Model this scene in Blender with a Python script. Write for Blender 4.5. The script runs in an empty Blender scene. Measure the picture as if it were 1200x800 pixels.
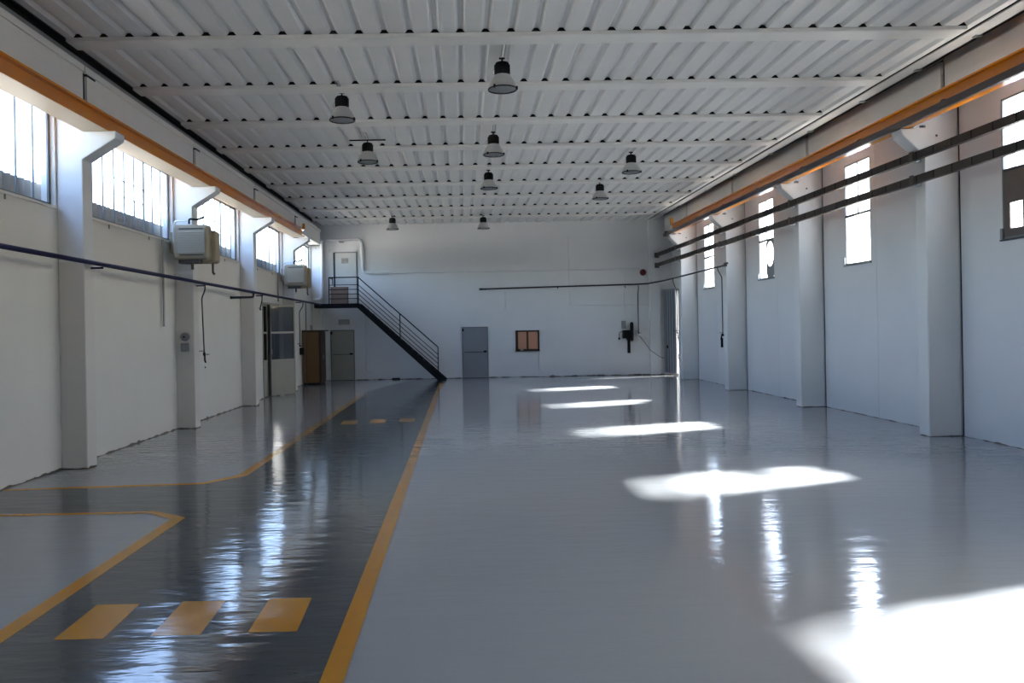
import bpy, bmesh, math, random
from mathutils import Vector, Matrix
random.seed(7)
PI = math.pi
C = bpy.context.scene.collection
S = bpy.context.scene

# ------------------------------------------------------------------ camera, world, sun, exposure
F_PX = 933.0
YAW = math.atan(11.7 / F_PX)
ROLL = 0.018
cam_d = bpy.data.cameras.new('camera')
cam = bpy.data.objects.new('camera', cam_d); C.objects.link(cam)
cam_d.sensor_width = 36.0
cam_d.lens = 36.0 * F_PX / 1200
cam_d.shift_x = 46 / 1200
cam_d.shift_y = -15 / 1200
cam_d.clip_end = 500
cam.matrix_world = (Matrix.Translation((0, 0, 1.9)) @ Matrix.Rotation(-YAW, 4, 'Z')
                    @ Matrix.Rotation(PI / 2, 4, 'X') @ Matrix.Rotation(-ROLL, 4, 'Z'))
S.camera = cam

SUN_DIR = Vector((-1.15, -0.40, -1.0)).normalized()      # direction the light travels
world = bpy.data.worlds.new('sky'); S.world = world
world.use_nodes = True
wn = world.node_tree.nodes; wl = world.node_tree.links
for n in list(wn): wn.remove(n)
sky = wn.new('ShaderNodeTexSky')
sky.sky_type = 'NISHITA'
sky.sun_disc = False
sky.sun_elevation = math.asin(-SUN_DIR.z)
sky.sun_rotation = math.atan2(-SUN_DIR.x, -SUN_DIR.y)
sky.air_density = 1.0; sky.dust_density = 3.2; sky.ozone_density = 1.0
bg = wn.new('ShaderNodeBackground'); bg.inputs['Strength'].default_value = 0.66
wo = wn.new('ShaderNodeOutputWorld')
wl.new(sky.outputs[0], bg.inputs[0]); wl.new(bg.outputs[0], wo.inputs[0])

sun_d = bpy.data.lights.new('sun', 'SUN')
sun_d.energy = 30.0; sun_d.angle = math.radians(4.8); sun_d.color = (1.0, 0.945, 0.86)
sun = bpy.data.objects.new('sun', sun_d); C.objects.link(sun)
sun.rotation_euler = SUN_DIR.to_track_quat('-Z', 'Y').to_euler()
sun.location = (20, 10, 15)

S.view_settings.view_transform = 'Standard'
S.view_settings.look = 'None'
S.view_settings.gamma = 1.0
S.view_settings.use_curve_mapping = False
S.view_settings.exposure = 2.15

cy = S.cycles
cy.max_bounces = 10; cy.diffuse_bounces = 6; cy.glossy_bounces = 4; cy.transparent_max_bounces = 12
cy.sample_clamp_indirect = 6.0
cy.caustics_reflective = False
try:
    cy.use_denoising = True
except Exception:
    pass

# ------------------------------------------------------------------ materials
def lin(c):
    return tuple(((v / 255) / 12.92 if v / 255 <= .04045 else ((v / 255 + .055) / 1.055) ** 2.4) for v in c) + (1,)

MAT = {}
def mat(name, rgb, rough=.6, metal=0, var=.06, scale=3.0, bump=0.0, bscale=40, spec=.5, coat=0, stretch=(1, 1, 1)):
    m = bpy.data.materials.new(name); m.use_nodes = True
    nt = m.node_tree; N = nt.nodes; L = nt.links
    p = N['Principled BSDF']
    p.inputs['Roughness'].default_value = rough
    p.inputs['Metallic'].default_value = metal
    p.inputs['Specular IOR Level'].default_value = spec
    if coat: p.inputs['Coat Weight'].default_value = coat
    tc = N.new('ShaderNodeTexCoord')
    mp = N.new('ShaderNodeMapping'); mp.inputs['Scale'].default_value = stretch
    L.new(tc.outputs['Object'], mp.inputs['Vector'])
    nz = N.new('ShaderNodeTexNoise'); nz.inputs['Scale'].default_value = scale; nz.inputs['Detail'].default_value = 5
    L.new(mp.outputs[0], nz.inputs['Vector'])
    mx = N.new('ShaderNodeMix'); mx.data_type = 'RGBA'
    a = lin(rgb)
    mx.inputs['A'].default_value = tuple(v * (1 - var) for v in a[:3]) + (1,)
    mx.inputs['B'].default_value = tuple(min(1, v * (1 + var)) for v in a[:3]) + (1,)
    L.new(nz.outputs['Fac'], mx.inputs['Factor'])
    L.new(mx.outputs['Result'], p.inputs['Base Color'])
    m['mix'] = mx.name
    if bump:
        nb = N.new('ShaderNodeTexNoise'); nb.inputs['Scale'].default_value = bscale; nb.inputs['Detail'].default_value = 4
        L.new(mp.outputs[0], nb.inputs['Vector'])
        b = N.new('ShaderNodeBump'); b.inputs['Strength'].default_value = bump; b.inputs['Distance'].default_value = .02
        L.new(nb.outputs['Fac'], b.inputs['Height']); L.new(b.outputs['Normal'], p.inputs['Normal'])
    MAT[name] = m
    return m

def wall_mat(name, rgb, paint_z=None, paint_rgb=None, bump=.15, grime=.14):
    """painted masonry with a ragged dirt line at floor level; optionally a different paint below paint_z"""
    m = mat(name, rgb, rough=.62, var=.05, scale=1.3, bump=bump, bscale=14)
    nt = m.node_tree; N = nt.nodes; L = nt.links; p = N['Principled BSDF']
    mx = N[m['mix']]
    geo = N.new('ShaderNodeNewGeometry'); sp = N.new('ShaderNodeSeparateXYZ'); L.new(geo.outputs['Position'], sp.inputs[0])
    nz = N.new('ShaderNodeTexNoise'); nz.inputs['Scale'].default_value = 3.5; nz.inputs['Detail'].default_value = 6
    L.new(geo.outputs['Position'], nz.inputs['Vector'])
    pw = N.new('ShaderNodeMath'); pw.operation = 'POWER'; L.new(nz.outputs['Fac'], pw.inputs[0]); pw.inputs[1].default_value = 3
    mul = N.new('ShaderNodeMath'); mul.operation = 'MULTIPLY'; L.new(pw.outputs[0], mul.inputs[0]); mul.inputs[1].default_value = grime
    lt = N.new('ShaderNodeMath'); lt.operation = 'LESS_THAN'; L.new(sp.outputs['Z'], lt.inputs[0]); L.new(mul.outputs[0], lt.inputs[1])
    m2 = N.new('ShaderNodeMix'); m2.data_type = 'RGBA'; m2.inputs['B'].default_value = lin((92, 84, 76))
    L.new(mx.outputs['Result'], m2.inputs['A']); L.new(lt.outputs[0], m2.inputs['Factor'])
    out = m2.outputs['Result']
    if paint_z:
        l2 = N.new('ShaderNodeMath'); l2.operation = 'LESS_THAN'; L.new(sp.outputs['Z'], l2.inputs[0]); l2.inputs[1].default_value = paint_z
        m3 = N.new('ShaderNodeMix'); m3.data_type = 'RGBA'; m3.inputs['B'].default_value = lin(paint_rgb)
        L.new(mx.outputs['Result'], m3.inputs['A']); L.new(l2.outputs[0], m3.inputs['Factor'])
        L.new(m3.outputs['Result'], m2.inputs['A'])
    L.new(out, p.inputs['Base Color'])
    return m

wall_mat('plaster_left', (214, 213, 208))
wall_mat('plaster_back', (212, 213, 214))
wall_mat('panel_right', (212, 214, 218), bump=.08, grime=.06)
wall_mat('column_paint', (214, 216, 217), bump=.08, grime=.06)
wall_mat('column_paint_left', (216, 219, 221), 2.95, (210, 207, 202), bump=.08)
mat('roof_white', (214, 214, 212), rough=.5, var=.04, bump=.03)
mat('purlin_white', (220, 219, 214), rough=.42, var=.05)
mat('beam_white', (212, 211, 207), rough=.6, var=.05, bump=.08, bscale=12)
mat('gutter_grey', (182, 182, 180), rough=.45)
mat('black', (7, 7, 8), rough=.6, spec=.25)
mat('rib_black', (5, 5, 5), rough=.9)
mat('seal', (26, 25, 24), rough=.9)
mat('seal_light', (132, 132, 130), rough=.9)
mat('orange', (206, 126, 24), rough=.16, var=.05, spec=.6, scale=2)
mat('rail_cream', (190, 174, 148), rough=.5, var=.05)
mat('busbar', (74, 64, 58), rough=.5, var=.12)
mat('tray', (44, 37, 33), rough=.55, var=.2, scale=6)
mat('blue_pipe', (18, 20, 62), rough=.55, spec=.25)
mat('dark_pipe', (26, 28, 36), rough=.4)
mat('white_pipe', (210, 212, 214), rough=.4)
mat('galvanised', (140, 142, 144), rough=.4, metal=.6, var=.15)
mat('heater', (156, 145, 122), rough=.5, var=.05)
mat('heater_dark', (60, 54, 48), rough=.6)
mat('grille', (158, 149, 128), rough=.45)
mat('red', (98, 14, 18), rough=.4)
mat('door_grey', (128, 132, 138), rough=.5, var=.05)
mat('door_white', (196, 196, 192), rough=.5, var=.05)
mat('door_left', (150, 148, 138), rough=.5, var=.05)
mat('frame_grey', (112, 116, 118), rough=.5)
mat('frame_dark', (52, 54, 58), rough=.5)
mat('wood_frame', (86, 48, 24), rough=.5, var=.2, scale=8, stretch=(1, 1, 6))
mat('wood_pane', (196, 142, 112), rough=.6, var=.08)
mat('cabinet_wood', (106, 78, 44), rough=.5, var=.25, scale=5, stretch=(1, 1, 5))
mat('cabinet_dark', (52, 34, 20), rough=.6, var=.2)
mat('box_brown', (132, 112, 98), rough=.8, var=.1)
mat('stair_black', (7, 7, 10), rough=.55, spec=.25)
mat('sign_grey', (150, 154, 156), rough=.6)
mat('outside_sheet', (156, 154, 148), rough=.8, var=.12, scale=4)
mat('ground', (170, 165, 155), rough=.9, var=.1)
mat('dirty_panel', (96, 86, 82), rough=.6, var=.15, scale=6)
mat('paper', (150, 146, 140), rough=.7, var=.6, scale=14)
mat('reflector', (176, 176, 174), rough=.35, var=.04)
mat('lens', (120, 124, 124), rough=.2)

def floor_mat(name, rgb, rough=.10, var=.05, ripple=.5, spec=.5):
    m = bpy.data.materials.new(name); m.use_nodes = True
    nt = m.node_tree; N = nt.nodes; L = nt.links; p = N['Principled BSDF']
    geo = N.new('ShaderNodeNewGeometry')
    nz = N.new('ShaderNodeTexNoise'); nz.inputs['Scale'].default_value = .7; nz.inputs['Detail'].default_value = 6
    L.new(geo.outputs['Position'], nz.inputs['Vector'])
    mx = N.new('ShaderNodeMix'); mx.data_type = 'RGBA'; a = lin(rgb)
    mx.inputs['A'].default_value = tuple(v * (1 - var) for v in a[:3]) + (1,)
    mx.inputs['B'].default_value = tuple(v * (1 + var) for v in a[:3]) + (1,)
    L.new(nz.outputs['Fac'], mx.inputs['Factor']); L.new(mx.outputs['Result'], p.inputs['Base Color'])
    # roughness worn in patches
    mr = N.new('ShaderNodeMapRange'); mr.inputs['To Min'].default_value = rough * .6; mr.inputs['To Max'].default_value = rough * 1.4
    L.new(nz.outputs['Fac'], mr.inputs['Value']); L.new(mr.outputs[0], p.inputs['Roughness'])
    p.inputs['Specular IOR Level'].default_value = spec
    # trowel ripples of the poured resin, running across the hall
    mp = N.new('ShaderNodeMapping'); mp.inputs['Scale'].default_value = (1.1, 3.6, 1)
    L.new(geo.outputs['Position'], mp.inputs['Vector'])
    n1 = N.new('ShaderNodeTexNoise'); n1.inputs['Scale'].default_value = 1.6; n1.inputs['Detail'].default_value = 3; n1.inputs['Roughness'].default_value = .55
    L.new(mp.outputs[0], n1.inputs['Vector'])
    b = N.new('ShaderNodeBump'); b.inputs['Strength'].default_value = ripple; b.inputs['Distance'].default_value = .006
    L.new(n1.outputs['Fac'], b.inputs['Height']); L.new(b.outputs['Normal'], p.inputs['Normal'])
    MAT[name] = m
    return m
floor_mat('floor_light', (144, 148, 152), ripple=.8, spec=.62)
floor_mat('floor_dark', (60, 67, 71), rough=.10, var=.12, ripple=1.0, spec=.6)
floor_mat('floor_yellow', (184, 126, 18), rough=.14, ripple=.6, spec=.35)

def glass_mat(name, tint=(.93, .96, 1, 1), refl=.06, diff=0.0):
    m = bpy.data.materials.new(name); m.use_nodes = True
    nt = m.node_tree; N = nt.nodes; L = nt.links
    N.remove(N['Principled BSDF'])
    out = N['Material Output']
    t = N.new('ShaderNodeBsdfTransparent')
    nz = N.new('ShaderNodeTexNoise'); nz.inputs['Scale'].default_value = 3
    cr = N.new('ShaderNodeMix'); cr.data_type = 'RGBA'
    cr.inputs['A'].default_value = tuple(v * .94 for v in tint[:3]) + (1,); cr.inputs['B'].default_value = tint
    L.new(nz.outputs['Fac'], cr.inputs['Factor']); L.new(cr.outputs['Result'], t.inputs[0])
    g = N.new('ShaderNodeBsdfGlossy'); g.inputs['Roughness'].default_value = .05
    mx = N.new('ShaderNodeMixShader'); mx.inputs[0].default_value = refl
    L.new(t.outputs[0], mx.inputs[1]); L.new(g.outputs[0], mx.inputs[2])
    L.new(mx.outputs[0], out.inputs[0])
    MAT[name] = m
    return m
glass_mat('glass')
glass_mat('glass_dark', tint=(.35, .36, .38, 1), refl=.10)

# ------------------------------------------------------------------ mesh helpers
class MB:
    def __init__(s): s.v = []; s.f = []; s.sm = []
    def _add(s, vs, fs, smooth=False):
        k = len(s.v); s.v += [tuple(v) for v in vs]
        for f in fs: s.f.append(tuple(i + k for i in f)); s.sm.append(smooth)
        return s
    def box(s, x0, x1, y0, y1, z0, z1, rot=None, org=None):
        vs = [(x, y, z) for x in (x0, x1) for y in (y0, y1) for z in (z0, z1)]
        if rot is not None:
            o = Vector(org or (0, 0, 0)); M = Matrix.Rotation(rot, 3, 'Z')
            vs = [tuple(M @ (Vector(v) - o) + o) for v in vs]
        return s._add(vs, [(0, 1, 3, 2), (4, 6, 7, 5), (0, 4, 5, 1), (2, 3, 7, 6), (0, 2, 6, 4), (1, 5, 7, 3)])
    def prism(s, poly, axis, a, b):
        """poly: 2D points in the two other axes (in x,y,z order), extruded along axis from a to b"""
        def p3(q, t):
            q = list(q); q.insert(axis, t); return tuple(q)
        n = len(poly)
        vs = [p3(q, a) for q in poly] + [p3(q, b) for q in poly]
        fs = [tuple(range(n)), tuple(range(2 * n - 1, n - 1, -1))]
        fs += [(i, i + n, (i + 1) % n + n, (i + 1) % n) for i in range(n)]
        return s._add(vs, fs)
    def tube(s, path, r, n=8, cap=True):
        P = [Vector(p) for p in path]; rings = []
        t0 = (P[1] - P[0]).normalized()
        u = t0.orthogonal().normalized()
        for i, p in enumerate(P):
            if i == 0: t = t0
            elif i == len(P) - 1: t = (P[-1] - P[-2]).normalized()
            else: t = ((P[i] - P[i - 1]).normalized() + (P[i + 1] - P[i]).normalized()).normalized()
            u = (u - t * u.dot(t)).normalized(); w = t.cross(u)
            rings.append([p + (u * math.cos(2 * PI * k / n) + w * math.sin(2 * PI * k / n)) * r for k in range(n)])
        vs = [v for rg in rings for v in rg]
        fs = []
        for i in range(len(P) - 1):
            for k in range(n):
                a = i * n + k; b = i * n + (k + 1) % n
                fs.append((a, b, b + n, a + n))
        s._add(vs, fs, True)
        if cap:
            s._add(rings[0], [tuple(range(n - 1, -1, -1))]); s._add(rings[-1], [tuple(range(n))])
        return s
    def lathe(s, prof, n=24, loc=(0, 0, 0), axis='Z'):
        vs = []; L = Vector(loc)
        for r, h in prof:
            for k in range(n):
                c, d = r * math.cos(2 * PI * k / n), r * math.sin(2 * PI * k / n)
                q = {'Z': (c, d, h), 'Y': (c, h, d), 'X': (h, c, d)}[axis]
                vs.append(tuple(Vector(q) + L))
        fs = []
        for i in range(len(prof) - 1):
            for k in range(n):
                a = i * n + k; b = i * n + (k + 1) % n
                fs.append((a, b, b + n, a + n))
        return s._add(vs, fs, True)
    def poly(s, pts, z):
        return s._add([(x, y, z) for x, y in pts], [tuple(range(len(pts)))])
    def build(s, name, m, parent=None, loc=(0, 0, 0), bevel=0):
        me = bpy.data.meshes.new(name)
        me.from_pydata([tuple(Vector(v) - Vector(loc)) for v in s.v], [], s.f); me.update()
        bm = bmesh.new(); bm.from_mesh(me); bmesh.ops.recalc_face_normals(bm, faces=bm.faces)
        bm.to_mesh(me); bm.free()
        for p_, sm in zip(me.polygons, s.sm): p_.use_smooth = sm
        me.materials.append(MAT[m])
        o = bpy.data.objects.new(name, me); C.objects.link(o)
        o.location = loc
        if parent is not None:
            o.parent = parent
            o.location = Vector(loc) - world_loc(parent)
        if bevel:
            b = o.modifiers.new('bevel', 'BEVEL'); b.width = bevel; b.segments = 2; b.limit_method = 'ANGLE'
        return o

def world_loc(o):
    v = Vector(o.location)
    while o.parent: o = o.parent; v += Vector(o.location)
    return v

def rounded(pts, r, seg=5):
    P = [Vector(p) for p in pts]; out = [P[0]]
    for i in range(1, len(P) - 1):
        a = (P[i - 1] - P[i]); b = (P[i + 1] - P[i])
        d = min(r, a.length * .45, b.length * .45)
        p0 = P[i] + a.normalized() * d; p1 = P[i] + b.normalized() * d
        for k in range(seg + 1):
            t = k / seg
            out.append(p0 * (1 - t) ** 2 + P[i] * 2 * t * (1 - t) + p1 * t ** 2)
    out.append(P[-1]); return out

def tag(o, label, cat, group=None):
    o['label'] = label; o['category'] = cat
    if group: o['group'] = group
    return o
def thing(name, label, cat, loc=(0, 0, 0), group=None):
    o = bpy.data.objects.new(name, None); C.objects.link(o); o.location = loc; o.empty_display_size = .2
    return tag(o, label, cat, group)
def struct_empty(name, loc=(0, 0, 0)):
    o = bpy.data.objects.new(name, None); C.objects.link(o); o.location = loc; o.empty_display_size = .2
    o['kind'] = 'structure'; return o
def struct(o): o['kind'] = 'structure'; return o
def inst(src, loc, parent):
    """copy of a part (shared mesh) placed at world loc"""
    c = src.copy(); C.objects.link(c); c.parent = parent; c.location = Vector(loc) - world_loc(parent); return c
def copy_tree(o, loc, label):
    r = o.copy(); C.objects.link(r); r.location = loc; r['label'] = label
    for ch in list(o.children):
        c = ch.copy(); C.objects.link(c); c.parent = r
        for g in list(ch.children):
            d = g.copy(); C.objects.link(d); d.parent = c
    return r

# ------------------------------------------------------------------ hall dimensions (metres, camera at 0,0,1.9)
XL, XR = -5.75, 8.15          # wall faces
CL, CR = -5.38, 7.60          # column faces
YF = -4.0                     # wall behind the camera
SK = 0.0                      # skew of the end wall
def yb(x): return 30.75 + SK * x
ZC = 5.98                     # underside of roof sheets
LC = [11.42, 16.02, 20.70, 25.60, 30.45]        # near faces of left columns
RC = [12.92, 17.84, 22.78, 27.50]           # near faces of right columns
CW = .30                      # column width along the hall

# ground outside and floor
struct(MB().box(-90, 90, -60, 120, -.5, -.12).build('ground', 'ground'))
floor = struct(MB().box(XL - .2, XR + .2, YF - .2, 31.6, -.12, 0).build('floor', 'floor_light'))
lane = [(-.76, -3.9), (-.76, 27.9), (-.80, 29.6), (-2.0, 29.4), (-2.55, 27.6), (-2.75, 26.2), (-3.05, 24.4), (-3.02, 23.3),
        (-2.97, 10.66), (-3.34, 10.12), (-5.72, 9.94), (-5.72, 8.55), (-3.38, 8.55), (-2.96, 8.27), (-2.96, -3.9)]
MB().prism(lane, 2, .0005, .003).build('painted_lane', 'floor_dark', floor)
ylw = 'yellow_line'
def quadline(a, b, w0, w1=None):
    w1 = w1 or w0
    a = Vector((a[0], a[1])); b = Vector((b[0], b[1])); d = (b - a).normalized(); n = Vector((-d.y, d.x))
    pts = [a - n * w0 / 2, b - n * w1 / 2, b + n * w1 / 2, a + n * w0 / 2]
    return [(p.x, p.y) for p in pts]
MB().prism(quadline((-.722, -3.9), (-.81, 28.2), .13), 2, .003, .0045).build(ylw, 'floor_yellow', floor)
MB().prism([(-2.93, 23.4), (-3.05, 23.4), (-3.03, 10.69), (-3.37, 10.17), (-5.72, 10.0), (-5.72, 9.90), (-3.31, 10.07), (-2.90, 10.60)], 2, .003, .0045).build(ylw, 'floor_yellow', floor)
MB().prism([(-2.90, -3.9), (-2.90, 8.27), (-3.33, 8.59), (-5.72, 8.59), (-5.72, 8.50), (-3.38, 8.50), (-3.03, 8.21), (-3.03, -3.9)], 2, .003, .0045).build(ylw, 'floor_yellow', floor)
b0 = MB().prism([(-2.595, 5.01), (-2.61, 5.64), (-2.31, 5.64), (-2.285, 5.01)], 2, .003, .0045).build('yellow_block', 'floor_yellow', floor)
for dx, dy in ((.595, .03), (1.20, .05)):
    inst(b0, (dx, dy, 0), floor)
for x, y in ((-2.53, 16.21), (-1.95, 16.33), (-1.35, 16.43)):
    MB().prism([(x, y), (x - .03, y + .68), (x + .29, y + .68), (x + .32, y)], 2, .003, .0045).build('yellow_block', 'floor_yellow', floor)

# ---- left wall, one plastered wall with a window band and a doorway
wl_ = MB()
D0, D1, DZ = 22.92, 24.95, 2.78
WZ0, WZ1 = 3.74, 5.12
wl_.box(XL - .2, XL, YF, D0, 0, WZ0); wl_.box(XL - .2, XL, D1, 31.2, 0, WZ0); wl_.box(XL - .2, XL, D0, D1, DZ, WZ0)
wl_.box(XL - .2, XL, YF, 31.2, WZ1, 6.15)
lw = [(LC[i] + .40, LC[i + 1] - .06) for i in range(4)]
lw = [(LC[0] - 4.7 * 3 + .40, LC[0] - 4.7 * 2 - .04), (LC[0] - 4.7 * 2 + .40, LC[0] - 4.7 - .04), (LC[0] - 4.7 + .40, LC[0] - .04)] + lw
prev = YF
for a, b in lw:
    wl_.box(XL - .2, XL, prev, a, WZ0, WZ1); prev = b
wl_.box(XL - .2, XL, prev, 31.2, WZ0, WZ1)
wall_left = struct(wl_.build('wall_left', 'plaster_left'))

# ---- right wall: precast panels with joints
wall_right = struct_empty('wall_right', (XR, 12, 0))
MB().box(XR + .16, XR + .2, YF, 29.3, 5.3, 6.3).build('upper_backing', 'panel_right', wall_right)
rj = [12.90 + 4.925 * k for k in range(-3, 3)] + [27.48]      # dark joints
rw = []
WR0, WR1 = 3.10, 5.20
def panel(y0, y1, win=None):
    m = MB()
    if win:
        a, b = win
        m.box(XR, XR + .2, y0, a, 0, 6.2); m.box(XR, XR + .2, b, y1, 0, 6.2)
        m.box(XR, XR + .2, a, b, 0, WR0); m.box(XR, XR + .2, a, b, WR1, 6.2)
    else: m.box(XR, XR + .2, y0, y1, 0, 6.2)
    m.build('wall_panel', 'panel_right', wall_right)
def seal(y, w, m):
    MB().box(XR + .003, XR + .19, y - w / 2, y + w / 2, 0, 6.2).build('joint_seal', m, wall_right)
DR0, DR1, DRZ = 29.88, 30.02, 3.20
panel(YF, rj[0] - .02)
for i, j in enumerate(rj):
    nxt = rj[i + 1] if i + 1 < len(rj) else None
    seal(j, .04, 'seal')
    if nxt:
        mid = j + 2.64
        win = (nxt - 2.08, nxt - 1.02)
        if nxt == 27.48: win = (25.62, 26.68)
        rw.append(win)
        panel(j + .02, mid - .004); seal(mid, .008, 'seal_light')
        panel(mid + .004, nxt - .02, win)
    else:
        m = MB(); m.box(XR, XR + .2, j + .02, DR0, 0, 6.2); m.box(XR, XR + .2, DR0, DR1, DRZ, 6.2); m.box(XR, XR + .2, DR1, 31.35, 0, 6.2)
        m.build('wall_panel', 'panel_right', wall_right)

# ---- back wall and wall behind the camera
wb = MB().prism([(XL - .2, yb(XL - .2)), (XR + .2, yb(XR + .2)), (XR + .2, yb(XR) + .25), (XL - .2, yb(XL) + .25)], 2, 0, 6.2)
wall_back = struct(wb.build('wall_back', 'plaster_back'))
struct(MB().box(XL - .2, XR + .2, YF - .2, YF, 0, 6.2).build('wall_front', 'plaster_back'))
struct(MB().box(7.22, 7.62, yb(7.4) - .16, yb(7.4) + .02, 0, 5.98).build('trim_1', 'plaster_back'))

# ---- ceiling of trapezoid sheets
ceiling = struct_empty('ceiling', (0, 12, ZC))
PITCH = .3486
X0 = -5.365
def sheet(xs, nrib):
    pr = []
    for k in range(nrib):
        c = xs + PITCH * (k + .5)
        pr += [(xs + PITCH * k, ZC), (c - .068, ZC), (c - .026, ZC + .050), (c + .026, ZC + .050), (c + .068, ZC)]
    pr.append((xs + PITCH * nrib, ZC))
    m = MB(); y0, y1 = YF - .2, 31.3
    vs = [(x, y0, z) for x, z in pr] + [(x, y1, z) for x, z in pr] + [(x, y0, z + .012) for x, z in pr] + [(x, y1, z + .012) for x, z in pr]
    n = len(pr)
    fs = []
    for i in range(n - 1):
        fs.append((i, i + 1, n + i + 1, n + i)); fs.append((2 * n + i, 3 * n + i, 3 * n + i + 1, 2 * n + i + 1))
    fs.append((0, n, 3 * n, 2 * n)); fs.append((n - 1, 3 * n - 1, 4 * n - 1, 2 * n - 1) if False else (n - 1, 2 * n - 1, 4 * n - 1, 3 * n - 1))
    m._add(vs, fs)
    return m.build('roof_sheet', 'roof_white', ceiling)
ribs = []
NSH = 12
for i in range(NSH):
    dz = .0015 * (i % 2)
    s_ = sheet(X0 + i * 3 * PITCH, 3); s_.location.z += dz
    ribs += [X0 + i * 3 * PITCH + PITCH * (k + .5) for k in range(3)]
XE = X0 + NSH * 3 * PITCH      # 7.25
# outer strips of the roof over the gutters, and the roof slab above that keeps daylight out
MB().box(XL - .2, X0, YF - .2, 31.3, 6.16, 6.22).build('roof_edge', 'seal', ceiling)  # coloured dark so the left eaves gap looks shaded
MB().box(XL + .001, XL + .03, YF, 30.7, 5.74, 6.15).build('eaves_shade_strip', 'seal', ceiling)  # added dark strip, paints the shade in the gap above the left beams
MB().box(X0 - .02, X0, YF, 30.7, 5.97, 6.16).build('eaves_shade_strip', 'frame_dark', ceiling)  # dark grey strip, shade of the same gap put into the colour
MB().box(XE, XE + .02, YF, 30.7, 5.99, 6.16).build('eaves_shade_strip', 'busbar', ceiling)  # dark strip painting the shade in the recess beside the right gutter
MB().box(XE, XR + .2, YF - .2, 31.3, 6.16, 6.22).build('roof_edge', 'seal', ceiling)  # coloured dark so the right recess looks shaded
MB().box(XL - .25, XR + .25, YF - .25, 31.7, 6.22, 6.30).build('roof_cover', 'gutter_grey', ceiling)

# ---- purlins, each with rows of black pieces filling the rib openings
ordn = ['first', 'second', 'third', 'fourth', 'fifth', 'sixth', 'seventh', 'eighth', 'ninth']
fill = None
for i in range(9):
    y = 10.96 + 2.222 * i
    p = thing('roof_purlin', 'white flat purlin across the ribbed ceiling, %s counted from the camera' % ordn[i], 'purlin', (1, y, ZC - .05), 'purlins under the roof sheets')
    x0, x1 = -5.36, 7.08
    m = MB()
    m.box(x0, x1, y, y + .02, ZC - .052, ZC - .001)
    m.prism([(y + .02, ZC - .001), (y + .02, ZC - .046), (y + .045, ZC - .054), (y + .345, ZC - .054), (y + .37, ZC - .046), (y + .37, ZC - .001)], 0, x0, x1)
    m.build('beam', 'purlin_white', p)
    for rx in ribs:
        if rx > x1: continue
        if fill is None:
            fill = MB().prism([(rx - .067, ZC - .003), (rx + .067, ZC - .003), (rx + .026, ZC + .05), (rx - .026, ZC + .05)], 1, y + .005, y + .03).build('rib_fill', 'rib_black', p, loc=(rx, y, ZC))  # black piece filling the rib opening above the purlin
        else:
            inst(fill, (rx, y, ZC), p)
# ---- edge beams (precast) between column heads
L_TOP, L_BOT = 5.73, 5.17
def edge_beam(side, y0, y1, label, first_gap=True):
    g = 'precast edge beams along the eaves'
    if side == 'L':
        b = MB().box(XL + .001, CL + .06, y0 + .035, y1, L_BOT, L_TOP)
        b.box(CL + .06, CL + .085, y0 + .035, y1, L_TOP - .09, L_TOP)
        o = b.build('edge_beam', 'beam_white', loc=(CL, y0, L_BOT))
    else:
        b = MB().box(7.88, XR - .001, y0 + .035, y1, 5.44, 6.155)
        o = b.build('edge_beam', 'beam_white', loc=(7.88, y0, 5.44))
    tag(o, label, 'beam', g)
    return o
LN = ['leftmost in the photo', 'second from the camera', 'third from the camera', 'fourth from the camera', 'farthest from the camera']
hL = [-3.9, 11.35, 15.96, 20.56, 25.56, 30.10]
for i in range(5):
    edge_beam('L', hL[i], hL[i + 1], 'white concrete edge beam above the left crane rail, ' + LN[i])
hR = [-3.9, 12.81, 17.9, 22.9, 27.6, 30.70]
RN = ['rightmost in the photo'] + LN[1:]
for i in range(5):
    edge_beam('R', hR[i], hR[i + 1], 'white concrete edge beam above the right crane rail, ' + RN[i])
# dark joint filling and L shaped notches at the beam ends
jt = struct_empty('trim_2', (CL, 20, 5.5))
for y in hL[1:5]:
    MB().box(XL + .002, CL + .064, y, y + .035, L_BOT, 5.62).build('joint_gap', 'seal', jt)
    MB().box(CL + .06, CL + .102, y + .02, y + .30, 5.585, 5.61).build('joint_gap', 'seal', jt)
    MB().box(CL + .06, CL + .10, y + .04, y + .34, L_BOT, 5.58).build('column_head', 'beam_white', jt)
jt = struct_empty('trim_3', (CR, 20, 5.5))
for y in hR[1:5]:
    MB().box(7.89, XR - .002, y, y + .035, 5.44, 6.10).build('joint_gap', 'seal', jt)
    MB().box(7.872, 7.88, y + .02, y + .50, 6.10, 6.12).build('joint_gap', 'seal', jt)
    MB().box(7.84, 7.88, y + .04, y + .50, 5.44, 6.095).build('column_head', 'beam_white', jt)
# eaves gutter strips
g = thing('eaves_gutter', 'grey metal gutter strip between ribbed ceiling and right edge beam', 'gutter', (7.3, 12, 5.96))
MB().box(7.26, 7.48, YF, 30.7, 5.975, 5.985).build('gutter_bottom', 'gutter_grey', g)
MB().box(7.25, 7.26, YF, 30.7, 5.975, 5.995).build('gutter_lip', 'gutter_grey', g)
for y in [9.9, 11.3, 12.8, 14.6, 16.8, 19, 21.5, 24, 27]:
    MB().box(7.42, 7.52, y, y + .09, 5.955, 5.974).build('gutter_clip', 'galvanised', g)
MB().box(7.48, 7.50, YF, 30.7, 5.986, 6.15).build('gutter_back', 'seal', g)  # coloured dark to paint the shade inside the gutter recess
g = thing('eaves_gutter', 'dark grey gutter edge in the gap above the left edge beam', 'gutter', (-5.5, 12, 5.8))
MB().box(-5.66, -5.46, YF, 30.2, 5.78, 5.80).build('gutter_bottom', 'busbar', g)
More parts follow.
